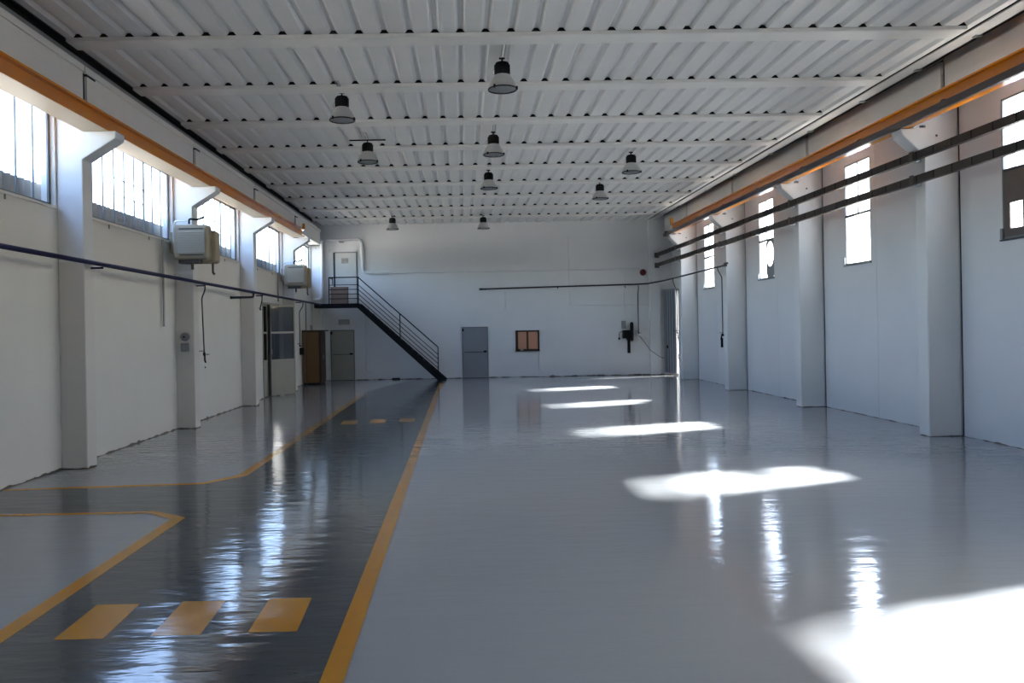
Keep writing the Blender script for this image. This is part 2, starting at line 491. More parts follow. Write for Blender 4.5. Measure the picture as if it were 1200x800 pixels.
MB().box(-5.46, -5.45, YF, 30.2, 5.78, 5.90).build('gutter_lip', 'galvanised', g)

# ---- columns with corbels
colg = 'precast columns with corbels'
LZ = lambda y: 4.80 + .0073 * (y - 8.85)       # underside of left rail
def column(side, y, label):
    if side == 'L':
        x0, x1 = XL, CL; rz = LZ(y) - .005
        o = thing('column', label, 'column', (CL - .2, y + CW / 2, 0), colg)
        pts = [(XL, 0), (CL, 0), (CL, L_BOT - .001), (XL, L_BOT - .001)] if y > 30 else [(XL, 0), (CL, 0), (CL, rz - .40), (-4.90, rz - .10), (-4.90, rz), (CL, rz), (CL, L_BOT - .001), (XL, L_BOT - .001)]
        s_ = MB().prism(pts, 1, y, y + CW).build('shaft', 'column_paint_left', o, bevel=.015)
        MB().tube([(-5.55, y - .004, rz + .12), (-5.55, y + .01, rz + .12)], .018, 8).build('bolt_hole', 'black', o)
        if y < 30: MB().box(-5.37, -5.24, y + .01, y + .12, rz + .0, rz + .03).build('shim_plate', 'cabinet_dark', o)
    else:
        rz = 5.045
        o = thing('column', label, 'column', (CR + .2, y + CW / 2, 0), colg)
        pts = [(XR, 0), (CR, 0), (CR, 4.60), (7.24, 4.93), (7.21, rz), (7.42, rz), (7.42, 5.438), (XR, 5.438)]
        MB().prism(pts, 1, y, y + CW).build('shaft', 'column_paint', o, bevel=.02)
        MB().tube([(7.80, y - .004, 4.92), (7.80, y + .01, 4.92)], .02, 8).build('bolt_hole', 'black', o)
        MB().box(7.52, 7.62, y + .0, y + .1, rz + .001, rz + .045).build('shim_plate', 'black', o)
    return o
CLN = ['white column on the left wall nearest the camera', 'left wall column behind the nearer unit heater', 'left wall column just before the glazed double door', 'left wall column behind the far unit heater', 'left wall column in the far corner beside the stair landing']
for y, n in zip(LC, CLN): column('L', y, n)
CRN = ['white column on the right wall nearest the camera', 'right wall column, second from the camera', 'right wall column, third from the camera', 'right wall column beside the tall grey door']
for y, n in zip(RC, CRN): column('R', y, n)
pr = struct_empty('trim_4', (0, 4, 0))
for y in (LC[0] - 4.7, LC[0] - 9.4):
    MB().box(XL, CL, y, y + CW, 0, L_BOT).build('pier', 'column_paint_left', pr)
for y in (RC[0] - 4.925, RC[0] - 9.85):
    MB().box(CR, XR, y, y + CW, 0, 5.43).build('pier', 'column_paint', pr)

# ---- left window bands
wi = 0
pane_cache = {}
for n_, (a, b) in enumerate(lw):
    wi += 1
    w = struct_empty('window_%d' % wi, (XL - .08, (a + b) / 2, WZ0))
    fx0, fx1 = XL - .095, XL - .07
    fr = MB()
    fr.box(fx0, fx1, a, a + .05, WZ0, WZ1); fr.box(fx0, fx1, b - .05, b, WZ0, WZ1)
    fr.box(fx0, fx1, a, b, WZ0, WZ0 + .05); fr.box(fx0, fx1, a, b, WZ1 - .05, WZ1)
    fr.build('window_frame', 'frame_grey', w)
    MB().box(XL - .09, XL + .03, a, b, WZ0 - .035, WZ0).build('window_sill', 'beam_white', w)
    N_ = 10; st = (b - a) / N_
    for k in range(1, N_):
        th = .014 if k in (2, 7) else .006
        MB().box(fx0, fx1 + (.01 if k in (2, 7) else 0), a + st * k - th, a + st * k + th, WZ0, WZ1).build('mullion', 'frame_grey', w)
    for z in (4.28, 4.55):
        MB().box(fx0 + .01, fx1, a + st * 4, a + st * 7, z - .007, z + .007).build('glazing_bar', 'frame_grey', w)
    for k in range(N_):
        MB().box(XL - .083, XL - .079, a + st * k + .004, a + st * (k + 1) - .004, WZ0 + .04, WZ1 - .04).build('pane', 'glass', w)
    for k in (3, 7):
        MB().box(XL - .02, XL + .01, a + st * k, a + st * k + .03, WZ0 - .10, WZ0 - .035).build('drip_spout', 'frame_grey', w)
# corrugated parapet sheet outside the left windows
m = MB(); vs = []; fs = []
n = 0
y = YF
while y < 31.2:
    x = -6.15 + .03 * math.sin(y * 2 * PI / .17)
    vs += [(x, y, 3.15), (x, y, 4.13), (x - .02, y, 3.15), (x - .02, y, 4.13)]; y += .03
n = len(vs) // 4
for i in range(n - 1):
    a, b = 4 * i, 4 * (i + 1)
    fs += [(a, b, b + 1, a + 1), (a + 2, a + 3, b + 3, b + 2), (a + 1, b + 1, b + 3, a + 3)]
tag(MB()._add(vs, fs).build('parapet_sheet', 'outside_sheet'), 'grey corrugated sheet outside, behind the bottom of the left window band', 'sheet')

# ---- right windows
for n_, (a, b) in enumerate(rw):
    wi += 1
    w = struct_empty('window_%d' % wi, (XR + .1, (a + b) / 2, WR0))
    x0, x1 = XR + .005, XR + .045
    fr = MB(); t = .028; zt = 4.12
    fr.box(x0, x1, a, a + t, WR0, WR1); fr.box(x0, x1, b - t, b, WR0, WR1); fr.box(x0, x1, a, b, WR0, WR0 + t); fr.box(x0, x1, a, b, WR1 - t, WR1)
    fr.build('window_frame', 'frame_grey', w)
    MB().box(x0, x1, a + t, b - t, zt - .022, zt + .022).build('transom', 'frame_dark', w)
    mid = (a + b) / 2
    MB().box(x0, x1, mid - .010, mid + .010, zt + .022, WR1 - t).build('mullion', 'frame_grey', w)
    MB().box(XR - .03, XR - .001, a - .03, b + .03, WR0 - .03, WR0 - .005).build('window_sill', 'frame_grey' if n_ != 2 else 'frame_dark', w)
    for (ya, yb_) in ((a + t, mid - .01), (mid + .01, b - t)):
        MB().box(x0 + .018, x0 + .022, ya, yb_, zt + .022, WR1 - t).build('pane', 'glass', w)
    near = n_ == 2          # the window at the right edge of the photo
    if near:
        # far (left in photo) sash with brown sheet and a clear light cut into it
        ya, yb_ = mid - .01, b - t
        za, zb = WR0 + t, zt - .022
        ha, hb, hz0, hz1 = ya + .12, yb_ - .12, za + .12, za + .50
        mm = MB(); X_ = x0 + .005
        mm.box(X_, X_ + .02, ya, ha, za, zb); mm.box(X_, X_ + .02, hb, yb_, za, zb); mm.box(X_, X_ + .02, ha, hb, za, hz0); mm.box(X_, X_ + .02, ha, hb, hz1, zb)
        mm.build('blanking_sheet', 'dirty_panel', w)
        MB().box(X_ + .008, X_ + .012, ha, hb, hz0, hz1).build('pane', 'glass', w)
        MB().box(x0 + .018, x0 + .022, a + t, mid - .01, za, zb).build('pane', 'glass', w)
        MB().box(x0, x1, mid - .02, mid, za, zb).build('mullion', 'frame_dark', w)
    elif n_ == 4:
        ya, yb_ = a + t, mid + .02      # near (right in photo) half: plastic sheet with an oval light
        za, zb = WR0 + t, zt - .022
        cyy, czz, ry, rz_ = (ya + yb_) / 2, zb - .36, (yb_ - ya) / 2 - .02, .33
        X_ = x0 + .005; K = 32; vs = []; fs = []
        for k in range(K):
            an = 2 * PI * (k + .5) / K
            c_, s_ = math.cos(an), math.sin(an)
            q = min((yb_ - ya) / 2 / max(abs(c_), 1e-6), ((zb - czz) if s_ > 0 else (czz - za)) / max(abs(s_), 1e-6))
            vs += [(X_, cyy + ry * c_, czz + rz_ * s_), (X_, cyy + q * c_, czz + q * s_), (X_ + .015, cyy + ry * c_, czz + rz_ * s_), (X_ + .015, cyy + q * c_, czz + q * s_)]
        for k in range(K):
            a4, b4 = 4 * k, 4 * ((k + 1) % K)
            fs += [(a4, b4, b4 + 1, a4 + 1), (a4 + 2, a4 + 3, b4 + 3, b4 + 2), (a4, a4 + 2, b4 + 2, b4)]
        MB()._add(vs, fs).build('blanking_sheet', 'door_grey', w)
        MB().box(X_ + .017, X_ + .020, ya, yb_, za, zb).build('pane', 'glass', w)
        MB().box(x0 + .018, x0 + .022, mid + .02, b - t, za, zb).build('pane', 'glass', w)
    else:
        MB().box(x0 + .018, x0 + .022, a + t, b - t, WR0 + t, zt - .022).build('pane', 'glass', w)
    MB().box(XR - .03, XR - .002, b - .02, b + .02, WR0, WR0 + .16).build('window_latch', 'galvanised', w)

# daylight portals at the openings (sampling aids only, they give no light of their own)
def portal(x, y, z, sy, sz, rz):
    l = bpy.data.lights.new('portal', 'AREA'); l.shape = 'RECTANGLE'; l.size = sy; l.size_y = sz
    l.cycles.is_portal = True
    o = bpy.data.objects.new('window_portal', l); C.objects.link(o)
    o.location = (x, y, z); o.rotation_euler = (PI / 2, 0, rz)
for a, b in lw: portal(XL - .19, (a + b) / 2, (WZ0 + WZ1) / 2, b - a, WZ1 - WZ0, -PI / 2)
for a, b in rw: portal(XR + .19, (a + b) / 2, (WR0 + WR1) / 2, b - a, WR1 - WR0, PI / 2)

# ------------------------------------------------------------------ crane rails
def ibeam(m, xc, w, zf, h, y0, y1, dz=0, tf=.028, tw=.02):
    for (xa, xb, za, zb) in ((xc - w / 2, xc + w / 2, 0, tf), (xc - w / 2, xc + w / 2, h - tf, h), (xc - tw / 2, xc + tw / 2, tf, h - tf)):
        vs = []
        for y in (y0, y1):
            z = zf(y)
            vs += [(xa, y, z + za), (xb, y, z + za), (xb, y, z + zb), (xa, y, z + zb)]
        m._add(vs, [(0, 1, 2, 3), (7, 6, 5, 4), (0, 4, 5, 1), (1, 5, 6, 2), (2, 6, 7, 3), (3, 7, 4, 0)])
    return m
r = thing('crane_rail', 'orange steel crane rail on corbels along the left wall', 'crane rail', (-5.19, 12, 4.82), 'crane rails')
ibeam(MB(), -5.19, .38, LZ, .235, YF + .05, 25.5, tw=.22).build('rail_beam', 'orange', r)
vs = [(x, y, LZ(y) - dz) for y in (YF + .05, 25.5) for x in (-5.37, -5.01) for dz in (.004, .0005)]
MB()._add(vs, [(0, 1, 3, 2), (4, 6, 7, 5), (0, 4, 5, 1), (2, 3, 7, 6), (0, 2, 6, 4), (1, 5, 7, 3)]).build('underside_sheet', 'rail_cream', r)['label'] = 'pale cream underside'  # thin cream sheet below the orange beam
MB().box(-5.04, -4.98, 25.36, 25.5, LZ(25.4) + .235, LZ(25.4) + .42).build('end_stop', 'orange', r)
MB().box(-5.30, -5.04, 25.44, 25.5, LZ(25.4) + .235, LZ(25.4) + .30).build('end_stop_brace', 'orange', r)
r = thing('crane_rail', 'orange steel crane rail with dark busbar along the right wall', 'crane rail', (7.3, 12, 5.1), 'crane rails')
rb = MB(); ibeam(rb, 7.275, .21, lambda y: 5.05, .29, YF + .05, 27.2, tw=.08)
rb.build('rail_beam', 'orange', r)
MB().box(7.17, 7.24, 27.04, 27.2, 5.341, 5.56).build('end_stop', 'orange', r)
bb = MB().box(7.10, 7.16, YF + .05, 27.9, 5.012, 5.118).build('busbar', 'busbar', r)
for y in (9.0, 11.6, 14.1, 16.5, 19.0, 21.5, 24.0, 26.5):
    MB().box(7.11, 7.168, y, y + .07, 5.119, 5.148).build('busbar_clip', 'busbar', r)
MB().box(7.08, 7.19, 27.5, 27.62, 4.99, 5.16).build('busbar_clip', 'tray', r)

# ------------------------------------------------------------------ dark tray runs on the right columns
def tray(z0, z1, label):
    t = thing('cable_tray', label, 'cable tray', (7.48, 12, z0), 'dark cable trays on the right wall')
    m = MB(); m.box(7.455, 7.462, YF + .1, 30.7, z0, z1); m.box(7.462, 7.53, YF + .1, 30.7, z0, z0 + .006); m.box(7.462, 7.53, YF + .1, 30.7, z1 - .006, z1)
    m.build('channel', 'tray', t)
    rib = None; y = 8.2
    while y < 30.5:
        if rib is None: rib = MB().box(7.449, 7.455, y, y + .02, z0 + .004, z1 - .004).build('rib', 'black', t, loc=(7.45, y, z0))
        else: inst(rib, (7.45, y, z0), t)
        y += .47
    for c in RC:
        MB().box(7.53, 7.60, c + .10, c + .16, z0 - .02, z1 + .02).build('bracket', 'galvanised', t)
        MB().box(7.443, 7.455, c + .08, c + .19, z0 - .02, z1 + .02).build('clamp', 'busbar', t)
        MB().box(7.443, 7.60, c + .10, c + .16, z0 - .028, z0 - .016).build('bracket_arm', 'galvanised', t)
    MB().box(7.44, 7.60, 30.55, 30.85, z0 - .03, z1 + .03).build('end_box', 'black', t)
tray(4.535, 4.665, 'upper of two dark ribbed cable trays on the right columns')
tray(4.145, 4.275, 'lower of two dark ribbed cable trays on the right columns')

# ------------------------------------------------------------------ pipes
p = thing('air_pipe', 'dark blue compressed air pipe running along the left wall', 'pipe', (-5.2, 12, 2.92))
PZ = lambda y: 2.93 - .0022 * (y - 9)
MB().tube([(-5.2, YF + .1, PZ(YF)), (-5.2, 29.3, PZ(29.3))], .032, 10).build('pipe_run', 'blue_pipe', p)
for y in (LC[0] - 4.6, LC[0] + .2, LC[1] + .17, LC[2] + .15, LC[3] + .15):
    MB().box(CL + .004, -5.2, y - .015, y + .015, PZ(y) - .06, PZ(y) - .032).build('pipe_bracket', 'blue_pipe', p)
p = thing('branch_stub', 'short black pipe stub branching from the blue pipe towards the third left column', 'pipe', (-5.45, 19.9, 2.8))
MB().tube(rounded([(-5.2, 19.9, PZ(19.9) - .028), (-5.2, 19.9, PZ(19.9) - .12), (-5.70, 19.8, PZ(19.9) - .13)], .06), .028, 8).build('branch_pipe', 'dark_pipe', p)
MB().tube([(-5.745, 19.79, PZ(19.9) - .131), (-5.70, 19.8, PZ(19.9) - .13)], .035, 8).build('branch_collar', 'dark_pipe', p)
def valve(parent, x, y, z, m='black', s=1):
    MB().box(x - .02 * s, x + .02 * s, y - .02, y + .02, z - .07 * s, z).build('valve', m, parent)
    MB().box(x - .10 * s, x + .0, y - .008, y + .008, z + .02 * s, z + .035 * s).build('valve_lever', m, parent)
    MB().box(x + .0, x + .10 * s, y - .008, y + .008, z - .05 * s, z - .035 * s).build('valve_outlet', m, parent)
def dropper(pts, label, r=.016, s=1):
    pts = [Vector(pts[0]) + Vector((0, 0, .005))] + list(pts[1:])
    d = thing('pipe_drop', label, 'pipe', pts[0], 'drop pipes hanging from the air pipes')
    MB().tube(rounded(pts, .06), r, 6).build('drop_pipe', 'dark_pipe', d)
    x, y, z = pts[-1]
    valve(d, x, y, z, s=s)
    return d
d = dropper([(-5.2, 16.18, 2.88), (-5.2, 16.18, 2.78), (-5.27, 16.18, 2.62), (-5.24, 16.18, 1.52)], 'thin dark drop pipe with valve beside the second left column')
MB().tube([(-5.23, 16.18, 1.46), (-5.23, 16.18, 1.36), (-5.21, 16.18, 1.31)], .02, 6).build('hose_nipple', 'black', d)
MB().box(-5.235, -5.215, 16.17, 16.19, 1.20, 1.23).build('drain_plug', 'black', d)
dropper([(-5.2, 20.75, 2.88), (-5.2, 20.75, 2.72), (-5.26, 20.8, 2.56), (-5.27, 20.83, 2.52)], 'short bent drop pipe at the top of the glazed double door', s=.6)
d = dropper([(-5.2, 26.05, 2.86), (-5.2, 26.05, 2.75), (-5.32, 26.05, 2.55), (-5.32, 26.05, 1.48)], 'drop pipe with black socket between glazed door and wooden cupboard')
MB().box(-5.33, -5.18, 26.0, 26.04, 1.15, 1.38).build('socket_box', 'black', d)
d = thing('conduit', 'thin dark conduit standing on the left wall before the wooden cupboard', 'conduit', (-5.22, 27.2, 0))
MB().tube([(-5.22, 26.6, 0.0), (-5.22, 26.6, 2.86)], .014, 6).build('conduit_tube', 'dark_pipe', d)

p = thing('air_pipe', 'dark air pipe along the end wall and round onto the right columns', 'pipe', (3, 30.9, 3.45))
RPZ = 3.60
path = rounded([(.70, yb(.7) - .08, 3.42), (3.5, yb(3.5) - .08, 3.46), (6.7, yb(6.7) - .08, 3.50), (7.12, yb(7.1) - .22, 3.51), (7.49, 29.6, 3.55), (7.49, 22.45, 3.58)], .5)
MB().tube(path, .028, 8).build('pipe_run', 'dark_pipe', p)
MB().tube([(7.50, 22.62, 3.618), (7.50, 22.40, 3.62)], .035, 8).build('end_cap', 'dark_pipe', p)
MB().tube([(.66, yb(.7) - .08, 3.42), (.80, yb(.7) - .08, 3.421)], .035, 8).build('end_cap', 'dark_pipe', p)
for x in (.9, 3.7, 6.3):
    MB().box(x - .015, x + .015, yb(x) - .08, yb(x) - .004, 3.38, 3.41 if x < 1 else 3.44).build('pipe_bracket', 'dark_pipe', p)
for y in (22.7, 27.5):
    MB().box(7.50, 7.60, y, y + .03, 3.55, 3.58).build('pipe_bracket', 'dark_pipe', p)
d = dropper([(6.81, yb(6.8) - .08, 3.46), (6.81, yb(6.8) - .08, 3.30), (6.79, yb(6.8) - .06, 3.1), (6.79, yb(6.8) - .06, 1.66)], 'drop pipe with tap on the end wall right of the black wall fan', s=1)
MB().tube([(6.83, yb(6.8) - .06, 1.50), (7.05, yb(7) - .12, 1.2), (7.2, yb(7.2) - .19, .95), (7.55, yb(7.5) - .20, .70), (7.75, yb(7.7) - .06, .62)], .010, 6).build('hose', 'dark_pipe', d)
d = dropper([(7.50, 28.2, 3.55), (7.50, 28.2, 3.45), (7.62, 28.2, 3.1), (7.62, 28.2, 1.66)], 'drop pipe with coiled hose beside the tall grey door')
MB().tube([(7.62 + .09 * math.cos(t * .5), 28.18, 1.62 + .09 * math.sin(t * .5)) for t in range(0, 26)], .012, 6).build('hose_coil', 'dark_pipe', d)
MB().tube(rounded([(7.62, 28.18, 1.55), (7.70, 28.18, 1.3), (7.70, 28.18, .95), (7.62, 28.18, .75), (7.72, 28.18, .62)], .1), .012, 6).build('hose', 'dark_pipe', d)
d = dropper([(7.50, 23.25, 3.61), (7.50, 23.25, 3.50), (7.62, 23.25, 3.28), (7.62, 23.25, 1.62)], 'drop pipe with black air tool under the right wall windows', r=.014)
MB().box(7.56, 7.62, 23.22, 23.28, 1.22, 1.5).build('air_tool', 'black', d, bevel=.01)
MB().tube([(7.60, 23.25, 1.62), (7.56, 23.25, 1.45)], .02, 6).build('coupling', 'black', d)

# thick rounded white duct around the landing door, thin conduits on the end wall
Yb = yb(-4.5)
p = thing('white_duct', 'thick white rounded pipe looping around the upper landing door', 'pipe', (-4.5, Yb, 4)); duct = p
def bx(x, y): # point on the end wall for a place measured on the photograph
    return x, y
pts = [(-5.69, 30.37, 3.08), (-5.33, 30.37, 3.12), (-5.31, 30.37, 5.37), (-3.83, 30.68, 5.42), (-3.80, 30.68, 4.12), (-2.80, 30.68, 4.10)]
MB().tube(rounded(pts, .20), .055, 12).build('duct_run', 'white_pipe', p)
MB().tube([(-2.85, 30.68, 4.10), (-2.76, 30.68, 4.10)], .065, 12).build('duct_coupling', 'white_pipe', p)
p = thing('wall_conduit', 'long thin horizontal white conduit across the end wall', 'conduit', (2, 30.7, 4.1))
MB().tube([(-2.755, yb(-2.7) - .03, 4.10), (7.0, yb(7) - .03, 4.10)], .022, 8).build('thin_run', 'white_pipe', p)
for x in (-4.6,):
    MB().box(x - .08, x + .08, 30.45, yb(x) - .002, 5.30, 5.33).build('duct_bracket', 'galvanised', duct)
c = thing('wall_conduit', 'thin white conduit dropping and turning right on the end wall', 'conduit', (4.2, yb(4.2), 4))
MB().tube(rounded([(4.15, yb(4.15) - .02, 5.38), (4.15, yb(4.15) - .02, 2.76), (7.2, yb(7.2) - .02, 2.68)], .05), .016, 6).build('conduit_tube', 'white_pipe', c)
c = thing('wall_conduit', 'thin white conduit falling to the black wall fan on the end wall', 'conduit', (6.3, yb(6.3), 4))
MB().tube([(6.28, yb(6.28) - .02, 4.03), (6.28, yb(6.28) - .02, 1.9)], .014, 6).build('conduit_tube', 'white_pipe', c)
c = thing('wall_conduit', 'short white conduit under the left end of the dark air pipe', 'conduit', (1.5, yb(1.5), 3))
MB().tube([(1.65, yb(1.6) - .02, 3.36), (1.65, yb(1.6) - .02, 2.65)], .014, 6).build('conduit_tube', 'white_pipe', c)
c = thing('wall_conduit', 'white conduit with bent foot on the wall below the stairs', 'conduit', (-3.7, yb(-3.7), 1))
MB().tube(rounded([(-3.75, yb(-3.7) - .03, 2.6), (-3.75, yb(-3.7) - .03, .34), (-3.55, yb(-3.5) - .03, .30)], .1), .02, 6).build('conduit_tube', 'white_pipe', c)
MB().tube([(-3.62, yb(-3.6) - .02, 2.6), (-3.62, yb(-3.6) - .02, .5)], .012, 6).build('conduit_tube', 'white_pipe', c)
c = thing('wall_conduit', 'thin cable running down from the brown window to the floor', 'conduit', (3, yb(3), .3))
MB().tube(rounded([(2.95, yb(3) - .02, .95), (2.90, yb(3) - .02, .3), (3.2, yb(3) - .02, .06), (3.4, yb(3) - .02, .05)], .15), .010, 6).build('conduit_tube', 'white_pipe', c)

# ------------------------------------------------------------------ high bay lamps
def lamp(x, y, label, bar=.045, glass_tilt=0):
    o = thing('high_bay_lamp', label, 'lamp', (x, y, 5.47), 'bell shaped high bay lamps')
    o.location = (0, 0, 0)
    MB().lathe([(.215, 0), (.213, .02), (.195, .08), (.165, .14), (.125, .195), (.110, .215)], 28).build('shade', 'reflector', o)
    MB().lathe([(.205, .006), (.17, -.002), (.10, -.010), (.0, -.012)], 28).build('lens', 'lens', o)
    MB().lathe([(.207, -.004), (.220, -.006), (.222, .006), (.215, .014), (.207, .010), (.207, -.004)], 28).build('rim', 'black', o)
    g = MB().lathe([(.0, .212), (.108, .212), (.110, .225), (.108, .37), (.095, .40), (.05, .415), (0, .415)], 20).build('gear_housing', 'black', o)
    for k in range(12):
        a = k * PI / 6
        MB().box(.100, .118, -.006, .006, .23, .37, rot=a, org=(0, 0, 0)).build('cooling_fin', 'black', g)
    MB().tube([(0, 0, .41), (0, 0, .47)], .014, 6).build('stem', 'black', o)
    MB().box(-bar, bar, -.015, .015, .455, .48).build('hanger_bar', 'black', o)
    MB().tube([(-.018, -.62, .475), (-.018, .02, .475)], .008, 6).build('feed_rod', 'galvanised', o)
    MB().tube([(.030, -.62, .475), (.030, .02, .475)], .008, 6).build('feed_rod', 'galvanised', o)
    MB().tube([(-.11, 0, .32), (-.15, 0, .28), (-.145, 0, .23), (-.118, 0, .22)], .004, 5).build('wire_loop', 'galvanised', o)
    for an in (-2.2, -.3):
        cx, cyy = .218 * math.cos(an), .218 * math.sin(an)
        MB().box(cx - .016, cx + .016, cyy - .016, cyy + .016, -.018, .03).build('clip', 'black', o)
    o.location = (x, y, 5.47)
    return o
lamps = [(.66, 11.92, 'high bay lamp nearest the camera, centre row'),
         (-1.98, 13.53, 'nearest high bay lamp of the left row'),
         (.70, 16.40, 'second high bay lamp of the centre row'),
         (-1.95, 16.92, 'second high bay lamp of the left row, hung from a long bar'),
         (3.99, 18.50, 'nearer high bay lamp of the right row'),
         (.73, 20.35, 'third high bay lamp of the centre row'),
         (3.91, 22.26, 'farther high bay lamp of the right row'),
         (-2.43, 28.3, 'small looking high bay lamp before the end wall, left row'),
         (.80, 28.5, 'small looking high bay lamp before the end wall, centre row')]
L0 = lamp(*lamps[0])
for x, y, n in lamps[1:]:
    c = copy_tree(L0, (x, y, 5.47), n)
    if 'long bar' in n:
        for ch in c.children:
            if ch.name.startswith('hanger_bar'): ch.scale.x = 8.5

# ------------------------------------------------------------------ unit heaters
def heater(y, label):
    o = thing('unit_heater', label, 'heater', (-5.3, y, 3.3), 'beige unit heaters on the left wall')
    MB().box(-5.54, -4.87, y, y + .30, 3.33, 4.0).build('casing', 'heater', o, bevel=.05)
    gf = MB().box(-5.42, -4.94, y - .012, y + .01, 3.42, 3.90).build('louvre_frame', 'heater', o)
    for k in range(9):
        z = 3.455 + k * .048
        MB().prism([(y - .028, z), (y - .012, z + .044), (y - .008, z + .044), (y - .022, z)], 0, -5.44, -4.92).build('louvre', 'grille', gf)
    MB().box(-5.41, -4.95, y - .02, y - .008, 3.905, 3.925).build('slot', 'heater_dark', gf)
    MB().box(-5.41, -4.95, y - .02, y - .008, 3.405, 3.422).build('slot', 'heater_dark', gf)
    MB().box(-5.48, -4.80, y + .28, y + .60, 3.28, 3.92).build('fan_housing', 'heater', o, bevel=.06)
    MB().box(-5.72, -5.50, y + .38, y + .5, 3.5, 3.9).build('mounting_frame', 'heater', o)
    MB().box(-5.45, -5.05, y + .05, y + .25, 3.26, 3.33).build('burner_tray', 'heater_dark', o)
    MB().tube([(-5.20, y + .1, 3.30), (-5.20, y + .1, 3.14)], .03, 8).build('valve', 'heater_dark', o)
    MB().tube([(-4.90, y + .4, 3.28), (-4.90, y + .4, 3.10), (-4.87, y + .4, 3.06)], .022, 8).build('valve', 'heater_dark', o)
    MB().tube(rounded([(-5.20, y + .1, 3.15), (-5.20, y + .12, 3.10), (-5.56, y + .15, 3.08), (-5.56, y + .2, 2.95)], .06), .016, 8).build('supply_pipe', 'white_pipe', o)
    MB().tube(rounded([(-5.25, y + .1, 4.02), (-5.25, y + .1, 4.12), (-5.1, y + .1, 4.10), (-5.0, y + .2, 4.16)], .04), .02, 8).build('vent_pipe', 'black', o)
    MB().tube(rounded([(-5.62, y + .3, 3.7), (-5.62, y + .28, 4.02), (-5.55, y + .2, 4.10), (-5.3, y + .1, 4.08)], .06), .016, 8).build('return_pipe', 'white_pipe', o)
    return o
heater(15.35, 'beige louvred unit heater nearer the camera on the left wall')
heater(24.9, 'beige louvred unit heater farther away above the glazed door')
# dark stained drain pipe under near heater
tag(MB().tube([(-5.70, 15.28, 2.05), (-5.70, 15.28, 3.70)], .022, 8).build('drain_pipe', 'galvanised'), 'thin grey drain pipe under the nearer unit heater', 'pipe')
tag(MB().tube([(-5.70, 24.75, 2.85), (-5.70, 24.75, 3.72)], .022, 8).build('drain_pipe', 'galvanised'), 'thin grey drain pipe left of the farther unit heater', 'pipe')
# boxes on second left column
o = thing('alarm_bell', 'round grey bell on the second left column', 'bell', (-5.56, 15.96, 1.84))
MB().lathe([(0, -.07), (.06, -.068), (.085, -.045), (.09, 0), (0, 0)], 20, (-5.56, 16.018, 1.84), 'Y').build('gong', 'galvanised', o)
MB().lathe([(0, -.085), (.02, -.085), (.02, -.06)], 10, (-5.56, 16.018, 1.84), 'Y').build('centre_bolt', 'black', o)
o = thing('switch_box', 'small grey switch box under the bell on the second left column', 'switch', (-5.56, 15.95, 1.6))
MB().box(-5.63, -5.49, 15.94, 16.019, 1.55, 1.72).build('housing', 'galvanised', o, bevel=.01)
MB().box(-5.60, -5.52, 15.93, 15.94, 1.59, 1.67).build('cover', 'sign_grey', o)

# ------------------------------------------------------------------ doors
dn = 0
def steel_door(xa, xb, zb, zt, label_handle_right=True, m='door_grey', bar=True):
    """door on the end wall"""
    global dn; dn += 1
    ya = yb((xa + xb) / 2)
    d = struct_empty('door_%d' % dn, ((xa + xb) / 2, ya, zb))
    MB().box(xa, xb, ya - .045, ya + .05, zb + .012, zt).build('door_leaf', m, d)
    fr = MB(); fr.box(xa - .04, xa, ya - .035, ya + .05, zb, zt + .04); fr.box(xb, xb + .04, ya - .035, ya + .05, zb, zt + .04); fr.box(xa, xb, ya - .035, ya + .05, zt, zt + .04)
    fr.build('door_frame', 'frame_grey', d)
    MB().box(xa, xb, ya - .04, ya - .005, zb, zb + .012).build('threshold', 'black', d)
    if bar:
        MB().box(xa + .05, xb - .06, ya - .065, ya - .045, zb + .99, zb + 1.012).build('panic_bar', 'frame_dark', d)
        MB().box(xb - .14, xb - .02, ya - .085, ya - .045, zb + .98, zb + 1.05).build('door_handle', 'black', d)
        MB().box(xa - .03, xa + .04, ya - .06, ya - .045, zt - .12, zt - .03).build('hinge', 'black', d)
    return d, ya
steel_door(.0, .93, 0, 1.93)
steel_door(-5.06, -4.22, 0, 1.90, m='door_left')
# landing door with plain upper part
d, ya = steel_door(-4.86, -4.06, 2.92, 4.90, m='door_white', bar=False)
MB().box(-4.94, -4.86, ya - .05, ya + .04, 2.92, 4.92).build('dark_jamb', 'frame_dark', d)  # dark strip along the left jamb
MB().box(-4.62, -4.36, ya - .055, ya - .045, 4.5, 4.70).build('notice_sheet', 'paper', d)
MB().box(-4.82, -4.66, ya - .10, ya - .045, 3.87, 3.87).build('door_handle', 'black', d)
tag(MB().box(-4.78, -4.36, yb(-4.5) - .06, yb(-4.5), 2.14, 2.34).build('exit_sign_box', 'sign_grey', bevel=.01), 'small grey box light above the door under the landing', 'light box')
tag(MB().tube([(-5.15, yb(-5.1) - .06, 5.02), (-5.15, yb(-5.1), 5.02)], .09, 20).build('wall_siren', 'plaster_back'), 'small round white siren left of the landing door', 'siren')

